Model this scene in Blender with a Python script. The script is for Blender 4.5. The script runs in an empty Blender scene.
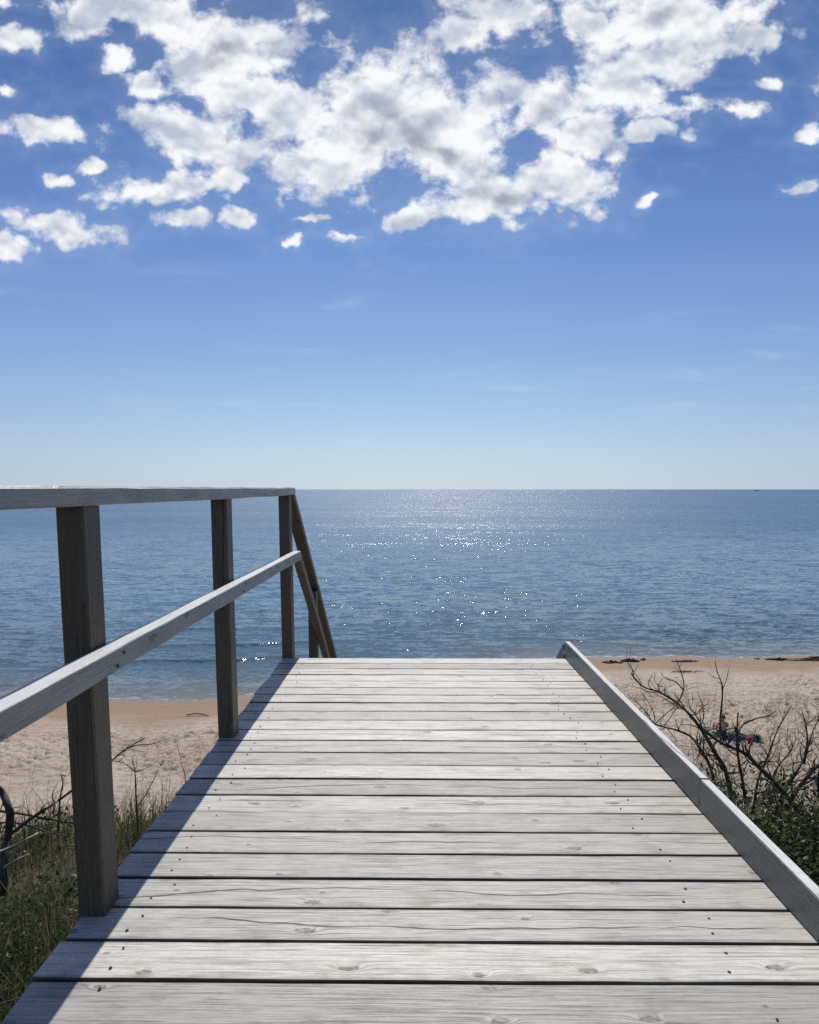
import bpy, math, random
import numpy as np
from mathutils import Vector, Matrix

random.seed(7)
RNG = np.random.default_rng(11)
scene = bpy.context.scene
COL = scene.collection

# ------------------------------------------------------------------ camera
F = 640.0                      # focal length in pixels of an 819 x 1024 frame
PPX, PPY = 409.5, 553.0
EYE = Vector((0.0, 0.0, 12.05))
DECK = 11.0
PITCH = math.atan((PPY - 489.3) / F)
YAW = math.atan(5.5 / F)
cam_d = bpy.data.cameras.new('camera')
cam = bpy.data.objects.new('camera', cam_d)
COL.objects.link(cam)
cam_d.sensor_fit = 'VERTICAL'
cam_d.sensor_height = 36.0
cam_d.lens = 36.0 * F / 1024.0
cam_d.shift_y = (PPY - 512.0) / 1024.0
cam_d.clip_start = 0.05
cam_d.clip_end = 200000.0
cam.location = EYE
cam.rotation_euler = (math.pi / 2 - PITCH, 0, YAW)
scene.camera = cam
ROT = cam.rotation_euler.to_matrix()

def ray(px, py):
    return ROT @ Vector(((px - PPX) / F, -(py - PPY) / F, -1.0))

def at(px, py, Y):
    d = ray(px, py)
    return EYE + d * (Y / d.y)

def on(px, py, z):
    d = ray(px, py)
    return EYE + d * ((z - EYE.z) / d.z)

# ------------------------------------------------------------------ numpy noise
def _hash(ix, iy, seed):
    h = (ix.astype(np.int64) * 374761393 + iy.astype(np.int64) * 668265263 + seed * 974634777) & 0x7fffffff
    h = ((h ^ (h >> 13)) * 1274126177) & 0x7fffffff
    return ((h ^ (h >> 16)) & 0xffff) / 65535.0

def vnoise(x, y, seed=0):
    x = np.asarray(x, dtype=np.float64); y = np.asarray(y, dtype=np.float64)
    ix = np.floor(x); iy = np.floor(y)
    fx = x - ix; fy = y - iy
    fx = fx * fx * (3 - 2 * fx); fy = fy * fy * (3 - 2 * fy)
    a = _hash(ix, iy, seed); b = _hash(ix + 1, iy, seed)
    c = _hash(ix, iy + 1, seed); d = _hash(ix + 1, iy + 1, seed)
    return (a + (b - a) * fx) * (1 - fy) + (c + (d - c) * fx) * fy

def fbm(x, y, seed=0, octv=4, rough=0.5):
    s = 0.0; amp = 1.0; tot = 0.0
    for i in range(octv):
        s = s + amp * vnoise(x * 2 ** i + 17.3 * i, y * 2 ** i - 9.1 * i, seed + i)
        tot += amp; amp *= rough
    return s / tot

def sstep(a, b, x):
    t = np.clip((x - a) / (b - a), 0, 1)
    return t * t * (3 - 2 * t)

# ------------------------------------------------------------------ object helpers
def tag(o, label=None, cat=None, group=None, kind=None):
    if label: o['label'] = label
    if cat: o['category'] = cat
    if group: o['group'] = group
    if kind: o['kind'] = kind
    return o

def empty(name, loc, label, cat, group=None):
    o = bpy.data.objects.new(name, None)
    COL.objects.link(o)
    o.location = loc
    o.empty_display_size = 0.2
    return tag(o, label, cat, group)

def link(name, me, mat, parent=None, smooth=False):
    o = bpy.data.objects.new(name, me)
    COL.objects.link(o)
    if mat: me.materials.append(mat)
    if smooth:
        me.polygons.foreach_set('use_smooth', np.ones(len(me.polygons), dtype=bool))
    if parent:
        o.parent = parent
        o.matrix_parent_inverse = Matrix.Translation(-Vector(parent_world(parent)))
    return o

def parent_world(p):
    v = Vector(p.location)
    # parts keep their own origin at the world origin (geometry is in world metres)
    if p.parent:
        return Vector((0, 0, 0))
    return v

def np_mesh(name, verts, quads, attrs=None):
    verts = np.asarray(verts, dtype=np.float32); quads = np.asarray(quads, dtype=np.int32)
    me = bpy.data.meshes.new(name)
    me.vertices.add(len(verts)); me.vertices.foreach_set('co', verts.ravel())
    n = len(quads); k = quads.shape[1]
    me.loops.add(n * k); me.loops.foreach_set('vertex_index', quads.ravel())
    me.polygons.add(n)
    me.polygons.foreach_set('loop_start', np.arange(0, n * k, k, dtype=np.int32))
    me.polygons.foreach_set('loop_total', np.full(n, k, dtype=np.int32))
    me.update(calc_edges=True)
    for an, av in (attrs or {}).items():
        a = me.attributes.new(an, 'FLOAT', 'POINT')
        a.data.foreach_set('value', np.asarray(av, dtype=np.float32))
    return me

class Geo:
    """collects faces with a grain UV (u along the grain, v across, metres) and a per-timber random number"""
    def __init__(s):
        s.v = []; s.f = []; s.uv = []; s.r = []
    def timber(s, p0, p1, w, h, side=None, rnd=None, ch=0.003, seg=None, wob=0.0012, ends=(0.0, 0.0)):
        """squared timber from p0 to p1; w measured along 'side', h along the third axis; ends slope the cuts"""
        p0 = Vector(p0); p1 = Vector(p1)
        ax = (p1 - p0); L = ax.length; ax.normalize()
        side = Vector(side or (1, 0, 0)); side = (side - ax * side.dot(ax)).normalized()
        up = side.cross(ax).normalized()
        if up.z < -0.01: up = -up
        rnd = random.random() if rnd is None else rnd
        n = seg or max(2, int(L / 0.12))
        a, b = w / 2, h / 2
        prof = [(-a + ch, b), (a - ch, b), (a, b - ch), (a, -b + ch), (a - ch, -b), (-a + ch, -b), (-a, -b + ch), (-a, b - ch)]
        per = [0.0]
        for i in range(8):
            q0, q1 = prof[i], prof[(i + 1) % 8]
            per.append(per[-1] + math.hypot(q1[0] - q0[0], q1[1] - q0[1]))
        per = [q - w / 2 for q in per]
        base = len(s.v)
        so = random.random() * 100
        for k in range(n + 1):
            t = k / n
            cx = (fbm(np.array(t * L * 1.3 + so), np.array(0.3), 5, 2) - .5) * 4 * wob
            cz = (fbm(np.array(t * L * 1.1 + so), np.array(7.3), 6, 2) - .5) * 4 * wob
            for i, (x, z) in enumerate(prof):
                jx = (vnoise(np.array(t * L * 9 + so), np.array(i * 3.1), 8) - .5) * wob
                jz = (vnoise(np.array(t * L * 9 + so), np.array(i * 5.7), 9) - .5) * wob
                sh = 0.0
                if k == 0: sh = ends[0] * x
                if k == n: sh = ends[1] * x
                p = p0 + ax * (t * L + sh) + side * (x + float(cx + jx)) + up * (z + float(cz + jz))
                s.v.append(p); s.r.append(rnd)
        for k in range(n):
            for i in range(8):
                j = (i + 1) % 8
                A = base + k * 8 + i; B = base + k * 8 + j; Cc = base + (k + 1) * 8 + j; D = base + (k + 1) * 8 + i
                s.f.append((A, B, Cc, D))
                u0, u1 = k / n * L, (k + 1) / n * L
                s.uv.append(((u0, per[i]), (u0, per[i + 1]), (u1, per[i + 1]), (u1, per[i])))
        s.f.append(tuple(base + i for i in range(7, -1, -1)))
        s.uv.append(tuple((prof[i][0] * .3, prof[i][1]) for i in range(7, -1, -1)))
        s.f.append(tuple(base + n * 8 + i for i in range(8)))
        s.uv.append(tuple((prof[i][0] * .3, prof[i][1]) for i in range(8)))
        return s
    def build(s, name, mat, parent=None, smooth=False):
        me = bpy.data.meshes.new(name)
        me.from_pydata([tuple(v) for v in s.v], [], s.f)
        uvl = me.uv_layers.new(name='grain')
        flat = [c for f in s.uv for uv in f for c in uv]
        uvl.data.foreach_set('uv', flat)
        a = me.attributes.new('rnd', 'FLOAT', 'POINT')
        a.data.foreach_set('value', s.r)
        import bmesh
        bm = bmesh.new(); bm.from_mesh(me); bmesh.ops.recalc_face_normals(bm, faces=bm.faces); bm.to_mesh(me); bm.free()
        return link(name, me, mat, parent, smooth)

# ------------------------------------------------------------------ node helper
class NT:
    def __init__(s, tree):
        s.t = tree; s.n = tree.nodes; s.l = tree.links
    def new(s, typ, **kw):
        n = s.n.new(typ)
        for k, v in kw.items(): setattr(n, k, v)
        return n
    def put(s, sock, val):
        if isinstance(val, bpy.types.NodeSocket): s.l.new(val, sock)
        elif val is not None: sock.default_value = val
    def math(s, op, a, b=None, c=None, clamp=False):
        n = s.new('ShaderNodeMath', operation=op, use_clamp=clamp)
        s.put(n.inputs[0], a); s.put(n.inputs[1], b); s.put(n.inputs[2], c)
        return n.outputs[0]
    def vm(s, op, a, b=None):
        n = s.new('ShaderNodeVectorMath', operation=op)
        s.put(n.inputs[0], a); s.put(n.inputs[1], b)
        return n.outputs['Value'] if op in ('LENGTH', 'DOT_PRODUCT') else n.outputs[0]
    def xyz(s, x=0.0, y=0.0, z=0.0):
        n = s.new('ShaderNodeCombineXYZ')
        s.put(n.inputs[0], x); s.put(n.inputs[1], y); s.put(n.inputs[2], z)
        return n.outputs[0]
    def sep(s, v):
        n = s.new('ShaderNodeSeparateXYZ'); s.l.new(v, n.inputs[0]); return n.outputs
    def noise(s, vec, scale=1.0, detail=3.0, rough=.5, dist=0.0, dim='3D'):
        n = s.new('ShaderNodeTexNoise', noise_dimensions=dim)
        s.put(n.inputs['Vector'], vec); n.inputs['Scale'].default_value = scale
        n.inputs['Detail'].default_value = detail; n.inputs['Roughness'].default_value = rough
        n.inputs['Distortion'].default_value = dist
        return n.outputs[0]
    def ramp(s, x, a, b, lo=0.0, hi=1.0, smooth=True):
        n = s.new('ShaderNodeMapRange', interpolation_type='SMOOTHSTEP' if smooth else 'LINEAR')
        s.put(n.inputs[0], x); s.put(n.inputs[1], a); s.put(n.inputs[2], b); s.put(n.inputs[3], lo); s.put(n.inputs[4], hi)
        return n.outputs[0]
    def mix(s, f, a, b, blend='MIX'):
        n = s.new('ShaderNodeMix', data_type='RGBA', blend_type=blend)
        s.put(n.inputs[0], f)
        s.put(n.inputs[6], a if isinstance(a, bpy.types.NodeSocket) else (*a, 1))
        s.put(n.inputs[7], b if isinstance(b, bpy.types.NodeSocket) else (*b, 1))
        return n.outputs[2]
    def attr(s, name):
        return s.new('ShaderNodeAttribute', attribute_name=name).outputs['Fac']
    def bump(s, h, strength=.5, dist=.01, normal=None):
        n = s.new('ShaderNodeBump'); n.inputs['Strength'].default_value = strength
        n.inputs['Distance'].default_value = dist
        s.l.new(h, n.inputs['Height'])
        if normal is not None: s.l.new(normal, n.inputs['Normal'])
        return n.outputs[0]

def material(name):
    m = bpy.data.materials.new(name); m.use_nodes = True
    t = NT(m.node_tree)
    b = m.node_tree.nodes['Principled BSDF']
    return m, t, b

def wood(name, light, dark, knotc, stain, stain_amt=.5, rough=.6, crack=1.0, contrast=1.0, spec=.35, side=None, edge=None, top=None):
    m, t, b = material(name)
    uv = t.new('ShaderNodeUVMap', uv_map='grain').outputs[0]
    r = t.attr('rnd')
    s = t.sep(uv)
    ro = t.math('MULTIPLY', r, 37.0)
    u = t.math('ADD', s[0], ro)
    v = t.math('ADD', s[1], t.math('MULTIPLY', r, 11.0))
    # knots
    vo = t.new('ShaderNodeTexVoronoi', voronoi_dimensions='2D', feature='F1')
    t.l.new(t.xyz(t.math('MULTIPLY', u, 3.7), t.math('MULTIPLY', v, 9.5)), vo.inputs['Vector'])
    vo.inputs['Scale'].default_value = 1.0
    kd = vo.outputs['Distance']
    kc = t.sep(vo.outputs['Color'])[0]
    has = t.ramp(kc, .40, .42)
    size = t.ramp(t.sep(vo.outputs['Color'])[1], 0, 1, .02, .085, False)
    wobk = t.noise(t.xyz(t.math('MULTIPLY', u, 60), t.math('MULTIPLY', v, 90)), 1, 2)
    kdw = t.math('ADD', kd, t.math('MULTIPLY', t.math('SUBTRACT', wobk, .5), .035))
    kr = t.math('DIVIDE', kdw, size)
    core = t.math('MULTIPLY', t.ramp(kr, .6, 1.1, 1, 0), has)
    ring = t.math('MULTIPLY', t.math('MULTIPLY', t.ramp(kr, .6, 1.0, 0, 1), t.ramp(kr, 1.0, 1.5, 1, 0)), has)
    swirl = t.math('MULTIPLY', t.math('EXPONENT', t.math('MULTIPLY', t.math('POWER', kr, 2.0), -.35)), has)
    v2 = t.math('ADD', v, t.math('MULTIPLY', swirl, .022))
    wav = t.noise(t.xyz(t.math('MULTIPLY', u, 1.3), t.math('MULTIPLY', v, 9)), 1, 2)
    v2 = t.math('ADD', v2, t.math('MULTIPLY', wav, .02))
    g1 = t.noise(t.xyz(t.math('MULTIPLY', u, 3.2), t.math('MULTIPLY', v2, 190)), 1, 5, .7)
    g2 = t.noise(t.xyz(t.math('MULTIPLY', u, 8), t.math('MULTIPLY', v2, 620)), 1, 3, .65)
    rings = t.math('MULTIPLY_ADD', t.math('SINE', t.math('MULTIPLY', t.math('ADD', v2, t.math('MULTIPLY', g1, .004)), 560)), .5, .5)
    blot = t.noise(t.xyz(t.math('MULTIPLY', u, 7.0), t.math('MULTIPLY', v, 15)), 1, 6, .68)
    # darkness of the grain
    g = t.math('MULTIPLY', t.ramp(g1, .46, .72), .6 * contrast)
    g = t.math('ADD', g, t.math('MULTIPLY', t.ramp(g2, .48, .72), .34 * contrast))
    g = t.math('ADD', g, t.math('MULTIPLY', t.math('MULTIPLY', rings, t.ramp(blot, .35, .7)), .22 * contrast), clamp=True)
    col = t.mix(g, light, dark)
    col = t.mix(t.math('MULTIPLY', t.ramp(blot, .5, .75), stain_amt), col, stain)
    tone = t.noise(t.xyz(t.math('MULTIPLY', r, 91.7), .5), 1, 0)
    sp = t.ramp(tone, .3, .7, .68, 1.16, False)
    col = t.mix(1.0, col, t.xyz(sp, sp, sp), 'MULTIPLY')
    col = t.mix(t.math('MULTIPLY', t.math('MULTIPLY', core, t.ramp(wobk, .3, .6, .55, 1.0)), .9), col, knotc)
    col = t.mix(t.math('MULTIPLY', t.math('MULTIPLY', ring, t.ramp(wobk, .38, .6)), .95), col, tuple(c * .35 for c in knotc))
    # long splits following the grain
    cl = t.math('MULTIPLY', t.math('SUBTRACT', t.noise(t.xyz(t.math('MULTIPLY', u, 1.1), t.math('MULTIPLY', r, 7)), 1, 4, .55), .5), .16)
    dv = t.math('ABSOLUTE', t.math('SUBTRACT', s[1], cl))
    wd = t.ramp(t.noise(t.xyz(t.math('MULTIPLY', u, 2.3), t.math('MULTIPLY', r, 31), 4.0), 1, 3), .38, .60, 0.0, .0025)
    gate = t.ramp(t.math('FRACT', t.math('MULTIPLY', r, 13.7)), .48, .5)
    wd = t.math('MULTIPLY', wd, gate)
    ck = t.math('MULTIPLY', t.ramp(t.math('SUBTRACT', dv, wd), -.0004, .0007, 1, 0), t.ramp(wd, 0, .0004))
    # short fine checks
    g3 = t.noise(t.xyz(t.math('MULTIPLY', u, 3.0), t.math('MULTIPLY', v2, 260), 3.3), 1, 2, .5)
    ck2 = t.math('MULTIPLY', t.ramp(g3, .66, .72), t.ramp(t.noise(t.xyz(u, v, 9.0), 5, 2), .5, .6))
    allck = t.math('MULTIPLY', t.math('MAXIMUM', ck, t.math('MULTIPLY', ck2, .7)), crack)
    col = t.mix(allck, col, tuple(c * .16 for c in dark))
    mot = t.noise(t.xyz(t.math('MULTIPLY', u, 26), t.math('MULTIPLY', v, 60)), 1, 4, .7)
    col = t.mix(t.ramp(mot, .40, .75, 0, .42), col, tuple(c * .62 for c in light))
    if edge:   # grime and wear along the plank edges
        ev = t.math('ADD', t.math('ABSOLUTE', s[1]), t.math('MULTIPLY', t.math('SUBTRACT', blot, .5), .035))
        col = t.mix(t.ramp(ev, edge - .012, edge + .004, 0, .55), col, tuple(c * .7 for c in dark))
    if top:    # sunlit tops painted in: upward faces get a paler silver colour
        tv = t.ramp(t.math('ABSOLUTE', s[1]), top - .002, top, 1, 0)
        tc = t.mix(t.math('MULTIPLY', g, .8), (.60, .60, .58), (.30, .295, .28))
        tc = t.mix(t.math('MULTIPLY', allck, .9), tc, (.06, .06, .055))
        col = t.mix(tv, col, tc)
    # fine dirt specks
    dr = t.noise(uv, 90, 3, .6)
    col = t.mix(t.math('MULTIPLY', t.ramp(dr, .66, .75), .35), col, tuple(c * .5 for c in dark))
    if side:   # shade of the gaps painted into the plank sides as dark colour
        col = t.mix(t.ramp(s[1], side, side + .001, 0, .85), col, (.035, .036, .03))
    t.l.new(col, b.inputs['Base Color'])
    b.inputs['Roughness'].default_value = rough
    b.inputs['Specular IOR Level'].default_value = spec
    h = t.math('ADD', t.math('MULTIPLY', g, -.5), t.math('MULTIPLY', allck, -2.0))
    h = t.math('ADD', h, t.math('MULTIPLY', g2, -.25))
    t.l.new(t.bump(h, .5, .0016), b.inputs['Normal'])
    return m

M = {}
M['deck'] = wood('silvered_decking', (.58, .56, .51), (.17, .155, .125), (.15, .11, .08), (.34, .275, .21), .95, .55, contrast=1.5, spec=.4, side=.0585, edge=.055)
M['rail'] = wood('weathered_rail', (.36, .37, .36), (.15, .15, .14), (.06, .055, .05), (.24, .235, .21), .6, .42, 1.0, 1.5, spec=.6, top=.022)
M['post'] = wood('treated_post', (.150, .122, .080), (.045, .037, .024), (.045, .038, .028), (.16, .15, .11), .6, .5, .8, 1.8, spec=.4)
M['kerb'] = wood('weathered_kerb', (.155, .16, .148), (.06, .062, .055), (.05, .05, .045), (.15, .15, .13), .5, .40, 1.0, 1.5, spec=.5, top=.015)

# =================================================================== TERRAIN
def shore(x):
    return 36.0 + 9.3 * sstep(-13.5, 13.0, x) + 0.9 * sstep(12, 40, x) + (fbm(x * .22, x * 0 + 3.3, 31, 3) - .5) * 1.1

def ground_z(x, y):
    x = np.asarray(x, float); y = np.asarray(y, float)
    bz = (shore(x) - y) * .048
    bz = np.where(bz > .25, .25 + (bz - .25) * .8 + .10 * sstep(.25, .45, bz), bz)
    crest = 3.75 + (fbm(x * .35, y * .0 + 5, 3, 2) - .5) * .9
    top = 10.2 + (fbm(x * .7, y * .7, 4, 3) - .5) * .28 - .12 * sstep(1.5, 4, y)
    dz = top - np.maximum(0, y - crest) * .78 - .25 * sstep(-1.0, 1.0, y - crest)
    dz = dz + (fbm(x * .5, y * .5, 12, 3) - .5) * .5 * sstep(4.5, 7, y)
    d = dz - bz
    k = .8
    return np.where(d > k, dz, np.where(d < -k, bz, bz + (d + k) ** 2 / (4 * k)))

def gz(x, y): return float(ground_z(np.array([x]), np.array([y]))[0])

def grid(xs, ys, zf):
    X, Y = np.meshgrid(xs, ys)
    Z = zf(X, Y)
    V = np.stack([X.ravel(), Y.ravel(), Z.ravel()], 1)
    nx, ny = len(xs), len(ys)
    i = np.arange(nx * ny).reshape(ny, nx)
    Q = np.stack([i[:-1, :-1].ravel(), i[:-1, 1:].ravel(), i[1:, 1:].ravel(), i[1:, :-1].ravel()], 1)
    return V, Q, X.ravel(), Y.ravel()

def expand(lo, hi, step, far, grow=1.25):
    mid = list(np.arange(lo, hi + step * .5, step))
    a = []; s = step; p = mid[0]
    while p > -far:
        s *= grow; p -= s; a.append(p)
    c = []; s = step; p = mid[-1]
    while p < far:
        s *= grow; p += s; c.append(p)
    return np.array(a[::-1] + mid + c)

# --- beach: trampled sand
FT = RNG.uniform(size=(5200, 5))
def trample(X, Y):
    """footprint pits: jittered cellular dimples"""
    z = np.zeros_like(X)
    dist = shore(X) - Y
    dry = sstep(3.5, 8.0, dist)
    for sc, amp, seed in ((2.4, .075, 50), (4.1, .105, 60), (6.6, .085, 70)):
        cx = np.floor(X * sc); cy = np.floor(Y * sc * .9)
        acc = np.zeros_like(X)
        for ox in (-1, 0, 1):
            for oy in (-1, 0, 1):
                jx = _hash(cx + ox, cy + oy, seed); jy = _hash(cx + ox, cy + oy, seed + 1)
                an = _hash(cx + ox, cy + oy, seed + 2) * 3.14; aa = _hash(cx + ox, cy + oy, seed + 3)
                dx = (X * sc - (cx + ox + jx)); dy = (Y * sc * .9 - (cy + oy + jy))
                rx = dx * np.cos(an) + dy * np.sin(an); ry = -dx * np.sin(an) + dy * np.cos(an)
                q = (rx / .62) ** 2 + (ry / .34) ** 2
                acc += -np.exp(-q * 1.6) * aa + .45 * np.exp(-(np.sqrt(q) - 1.5) ** 2 * 3) * aa
        z += acc * amp
    z *= dry * (0.45 + .75 * sstep(.36, .60, fbm(X * .16, Y * .22, 90, 3)))
    z += (fbm(X * .9, Y * 2.2, 91, 3) - .5) * .06 * dry
    # vehicle ruts parallel to the water on the right
    for off, dep in ((8.6, .05), (10.3, .05), (10.9, .03), (13.2, .04)):
        line = dist - off - (fbm(X * .12, X * 0 + off, 95, 2) - .5) * 1.1
        z -= dep * np.exp(-(line / .16) ** 2) * sstep(-4, 6, X)
        z += dep * .7 * np.exp(-((line - .33) / .14) ** 2) * sstep(-4, 6, X)
    # small scarp of the last tide and ripples near the edge
    z += .05 * sstep(2.6, 3.1, dist + (fbm(X * .5, Y * .1, 96, 3) - .5) * 1.6)
    z += (fbm(X * 1.4, Y * 3.5, 97, 3) - .5) * .035 * sstep(0.3, 1.5, dist) * (1 - dry)
    return z

bx_ = expand(-30, 38, .105, 900, 1.22)
by_ = np.concatenate([np.arange(17.0, 21.5, .25), np.arange(21.5, 47.5, .095), 47.5 + np.cumsum(np.array([.2, .3, .5, .8, 1.5, 3, 6, 12, 24, 60]))])
def beach_z(X, Y): return ground_z(X, Y) + trample(X, Y) * sstep(17.0, 19.5, Y)
V, Q, vx, vy = grid(bx_, by_, beach_z)
wet = shore(vx) - vy
me = np_mesh('beach', V, Q, {'wet': wet})
m, t, b = material('beach_sand')
pos = t.new('ShaderNodeTexCoord').outputs['Object']
n1 = t.noise(pos, .35, 5, .6); n2 = t.noise(pos, 7, 5, .65); n3 = t.noise(pos, 60, 2, .6)
c = t.mix(t.ramp(n1, .35, .65), (.40, .325, .255), (.48, .405, .325))
c = t.mix(t.math('MULTIPLY', t.ramp(n2, .5, .72), .35), c, (.33, .25, .19))
c = t.mix(t.math('MULTIPLY', t.ramp(n3, .55, .7), .25), c, (.30, .22, .16))
w = t.attr('wet')
wn = t.math('ADD', w, t.math('MULTIPLY', t.math('SUBTRACT', t.noise(pos, .5, 4), .5), 3.5))
damp = t.ramp(wn, 3.0, 6.0, 1, 0)
soak = t.ramp(t.math('ADD', w, t.math('MULTIPLY', t.math('SUBTRACT', t.noise(pos, .6, 3), .5), .9)), .25, 1.0, 1, 0)
c = t.mix(damp, c, (.31, .215, .15))
c = t.mix(soak, c, (.20, .14, .095))
# dark flecks of weed and shell
fl = t.noise(t.vm('MULTIPLY', pos, (1, 3.0, 1)), 5, 4, .7)
c = t.mix(t.math('MULTIPLY', t.ramp(fl, .66, .72), .7), c, (.12, .09, .07))
t.l.new(c, b.inputs['Base Color'])
t.l.new(t.ramp(soak, 0, 1, .95, .35), b.inputs['Roughness'])
b.inputs['Specular IOR Level'].default_value = .25
t.l.new(t.bump(t.math('ADD', n2, t.math('MULTIPLY', n3, .3)), 1.0, .06), b.inputs['Normal'])
M['sand'] = m
tag(link('beach', me, m, smooth=True), kind='structure')

# --- dune with soil
dx_ = expand(-9, 9, .12, 900, 1.25)
dy_ = np.concatenate([-1 * np.cumsum(np.array([.3, .5, .8, 1.5, 3, 6, 12, 25, 60, 150, 400]))[::-1] - 1.0, np.arange(-1.0, 17.01, .15)])
dy_[-1] = 17.0
V, Q, vx, vy = grid(dx_, dy_, lambda X, Y: ground_z(X, Y) + (fbm(X * 5, Y * 5, 44, 3) - .5) * .04 * (1 - sstep(15, 17, Y)))
me = np_mesh('dune', V, Q)
m, t, b = material('dune_soil')
pos = t.new('ShaderNodeTexCoord').outputs['Object']
n1 = t.noise(pos, 1.5, 5, .6); n2 = t.noise(pos, 25, 4, .65)
c = t.mix(t.ramp(n1, .4, .62), (.045, .038, .024), (.10, .078, .05))
c = t.mix(t.ramp(n2, .5, .7), c, (.03, .034, .016))
hz = t.sep(pos)[2]
c = t.mix(t.ramp(t.math('ADD', hz, t.math('MULTIPLY', n1, 2.0)), 2.2, 4.5, 1, 0), c, (.50, .40, .31))
t.l.new(c, b.inputs['Base Color']); b.inputs['Roughness'].default_value = .95
t.l.new(t.bump(t.math('ADD', n1, n2), .8, .05), b.inputs['Normal'])
tag(link('dune', me, m, smooth=True), kind='structure')

# =================================================================== SEA
sx = np.concatenate([-np.cumsum(.7 * 1.22 ** np.arange(58))[::-1] - 45, np.arange(-45, 60.1, .3), 60 + np.cumsum(.7 * 1.22 ** np.arange(58))])
sx = sx[(sx > -60000) & (sx < 60000)]
sy = np.concatenate([np.arange(33.0, 62, .14), 62 + np.cumsum(.2 * 1.09 ** np.arange(120))])
sy = sy[sy < 90000]
def sea_z(X, Y):
    d = Y - shore(X)
    near = sstep(-.2, 3, d) * (1 - sstep(25, 60, d))
    z = 0
    for off, wl, amp in ((0, 1, 0),):
        pass
    ph = d + (fbm(X * .045, Y * .02, 77, 3) - .5) * 9
    crest = np.exp(-((ph - 6.2) / .38) ** 2) * .16 + np.exp(-((ph - 10.5) / .5) ** 2) * .13 + np.exp(-((ph - 16.5) / .7) ** 2) * .10
    crest *= sstep(.35, .65, fbm(X * .07, Y * .05, 78, 2))
    z = crest + (fbm(X * .35, Y * .9, 79, 3) - .5) * .07
    edge = (1 - sstep(0, 1.2, d)) * .0
    return z * near + edge
V, Q, vx, vy = grid(sx, sy, sea_z)
dpt = np.clip(vy - shore(vx), -10, 3000)
me = np_mesh('sea', V, Q, {'off': dpt})
m, t, b = material('sea_water')
pos = t.new('ShaderNodeTexCoord').outputs['Object']
d = t.attr('off')
s = t.sep(pos)
# wind lanes: long streaks across the view
lane = t.noise(t.vm('MULTIPLY', pos, (.0035, .022, 1)), 1, 4, .6, .3)
lane2 = t.noise(t.vm('MULTIPLY', pos, (.03, .11, 1)), 1, 4, .6, .3)
deep = t.mix(t.ramp(lane, .35, .65), (.016, .062, .125), (.030, .098, .180))
c = t.mix(t.ramp(d, 2, 45, 1, 0), deep, (.050, .090, .120))
c = t.mix(t.ramp(d, .0, 7, .8, 0), c, (.17, .16, .125))
# darker weed beds on the bottom
bed = t.noise(t.vm('MULTIPLY', pos, (.12, .30, 1)), 1, 3, .6)
c = t.mix(t.math('MULTIPLY', t.ramp(bed, .52, .66), t.ramp(d, 4, 40, .35, 0)), c, (.03, .05, .05))
# thin broken line of foam where the water ends
fo = t.noise(t.vm('MULTIPLY', pos, (1.2, 3, 1)), 1, 5, .7)
foam = t.math('MULTIPLY', t.ramp(t.math('ADD', d, t.math('MULTIPLY', fo, -.7)), -.35, .0, 1, 0), t.ramp(fo, .46, .6, 0, .7))
c = t.mix(foam, c, (.65, .66, .66))
t.l.new(c, b.inputs['Base Color'])
b.inputs['IOR'].default_value = 1.333
b.inputs['Roughness'].default_value = .09
t.l.new(t.math('MAXIMUM', t.ramp(d, 20, 200, .08, .28), t.math('MULTIPLY', foam, .6)), b.inputs['Roughness'])
# rippled surface: slopes of wavelets at several scales, longer across the view
def slope(vec, amp, det=2, rough=.5):
    n = t.new('ShaderNodeTexNoise'); t.l.new(t.vm('MULTIPLY', pos, vec), n.inputs['Vector'])
    n.inputs['Scale'].default_value = 1; n.inputs['Detail'].default_value = det; n.inputs['Roughness'].default_value = rough
    n.inputs['Distortion'].default_value = .3
    return t.vm('MULTIPLY', t.vm('SUBTRACT', n.outputs['Color'], (.5, .5, .5)), (amp * .92, amp, 0))
sl = t.vm('ADD', t.vm('ADD', slope((.10, .28, 1), .30), slope((.5, 1.5, 1), .95)), t.vm('ADD', slope((1.9, 4.4, 1), 1.15), slope((8, 15, 1), .85)))
gust = t.ramp(lane2, .35, .65, .7, 1.15)
gust = t.math('MULTIPLY', gust, t.ramp(lane, .35, .65, .8, 1.1))
gust = t.math('MULTIPLY', gust, t.math('MULTIPLY', t.ramp(d, 0, 8, .36, .66), t.ramp(d, 25, 160, 1, 1.62)))
lee = t.math('ADD', s[0], t.math('MULTIPLY', t.noise(t.vm('MULTIPLY', pos, (.01, .03, 1)), 1, 3), 60.0))
gust = t.math('MULTIPLY', gust, t.ramp(lee, -45, 75, .78, 1.10))
geo = t.new('ShaderNodeNewGeometry')
sl = t.vm('MULTIPLY', sl, t.xyz(gust, gust, 0.0))
nn = t.vm('NORMALIZE', t.vm('ADD', geo.outputs['Normal'], sl))
t.l.new(nn, b.inputs['Normal'])
M['sea'] = m
tag(link('sea', me, m, smooth=True), kind='structure')

# =================================================================== BOARDWALK
H = EYE.z - DECK
XL = on(200, 764.5, DECK).x          # left ends of the planks
XK = on(650, 754.3, DECK).x          # inner face of the kerb
YE = on(415, 658.3, DECK).y          # front edge of the platform
YP = [on(90, 917, DECK).y, on(226, 738.5, DECK).y]
P1 = on(104.7, 917, DECK).x
walk = empty('boardwalk', (0, YE, DECK), 'silvery grey plank boardwalk with one railing and low kerb, leading to stairs down the dune', 'boardwalk')

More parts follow.
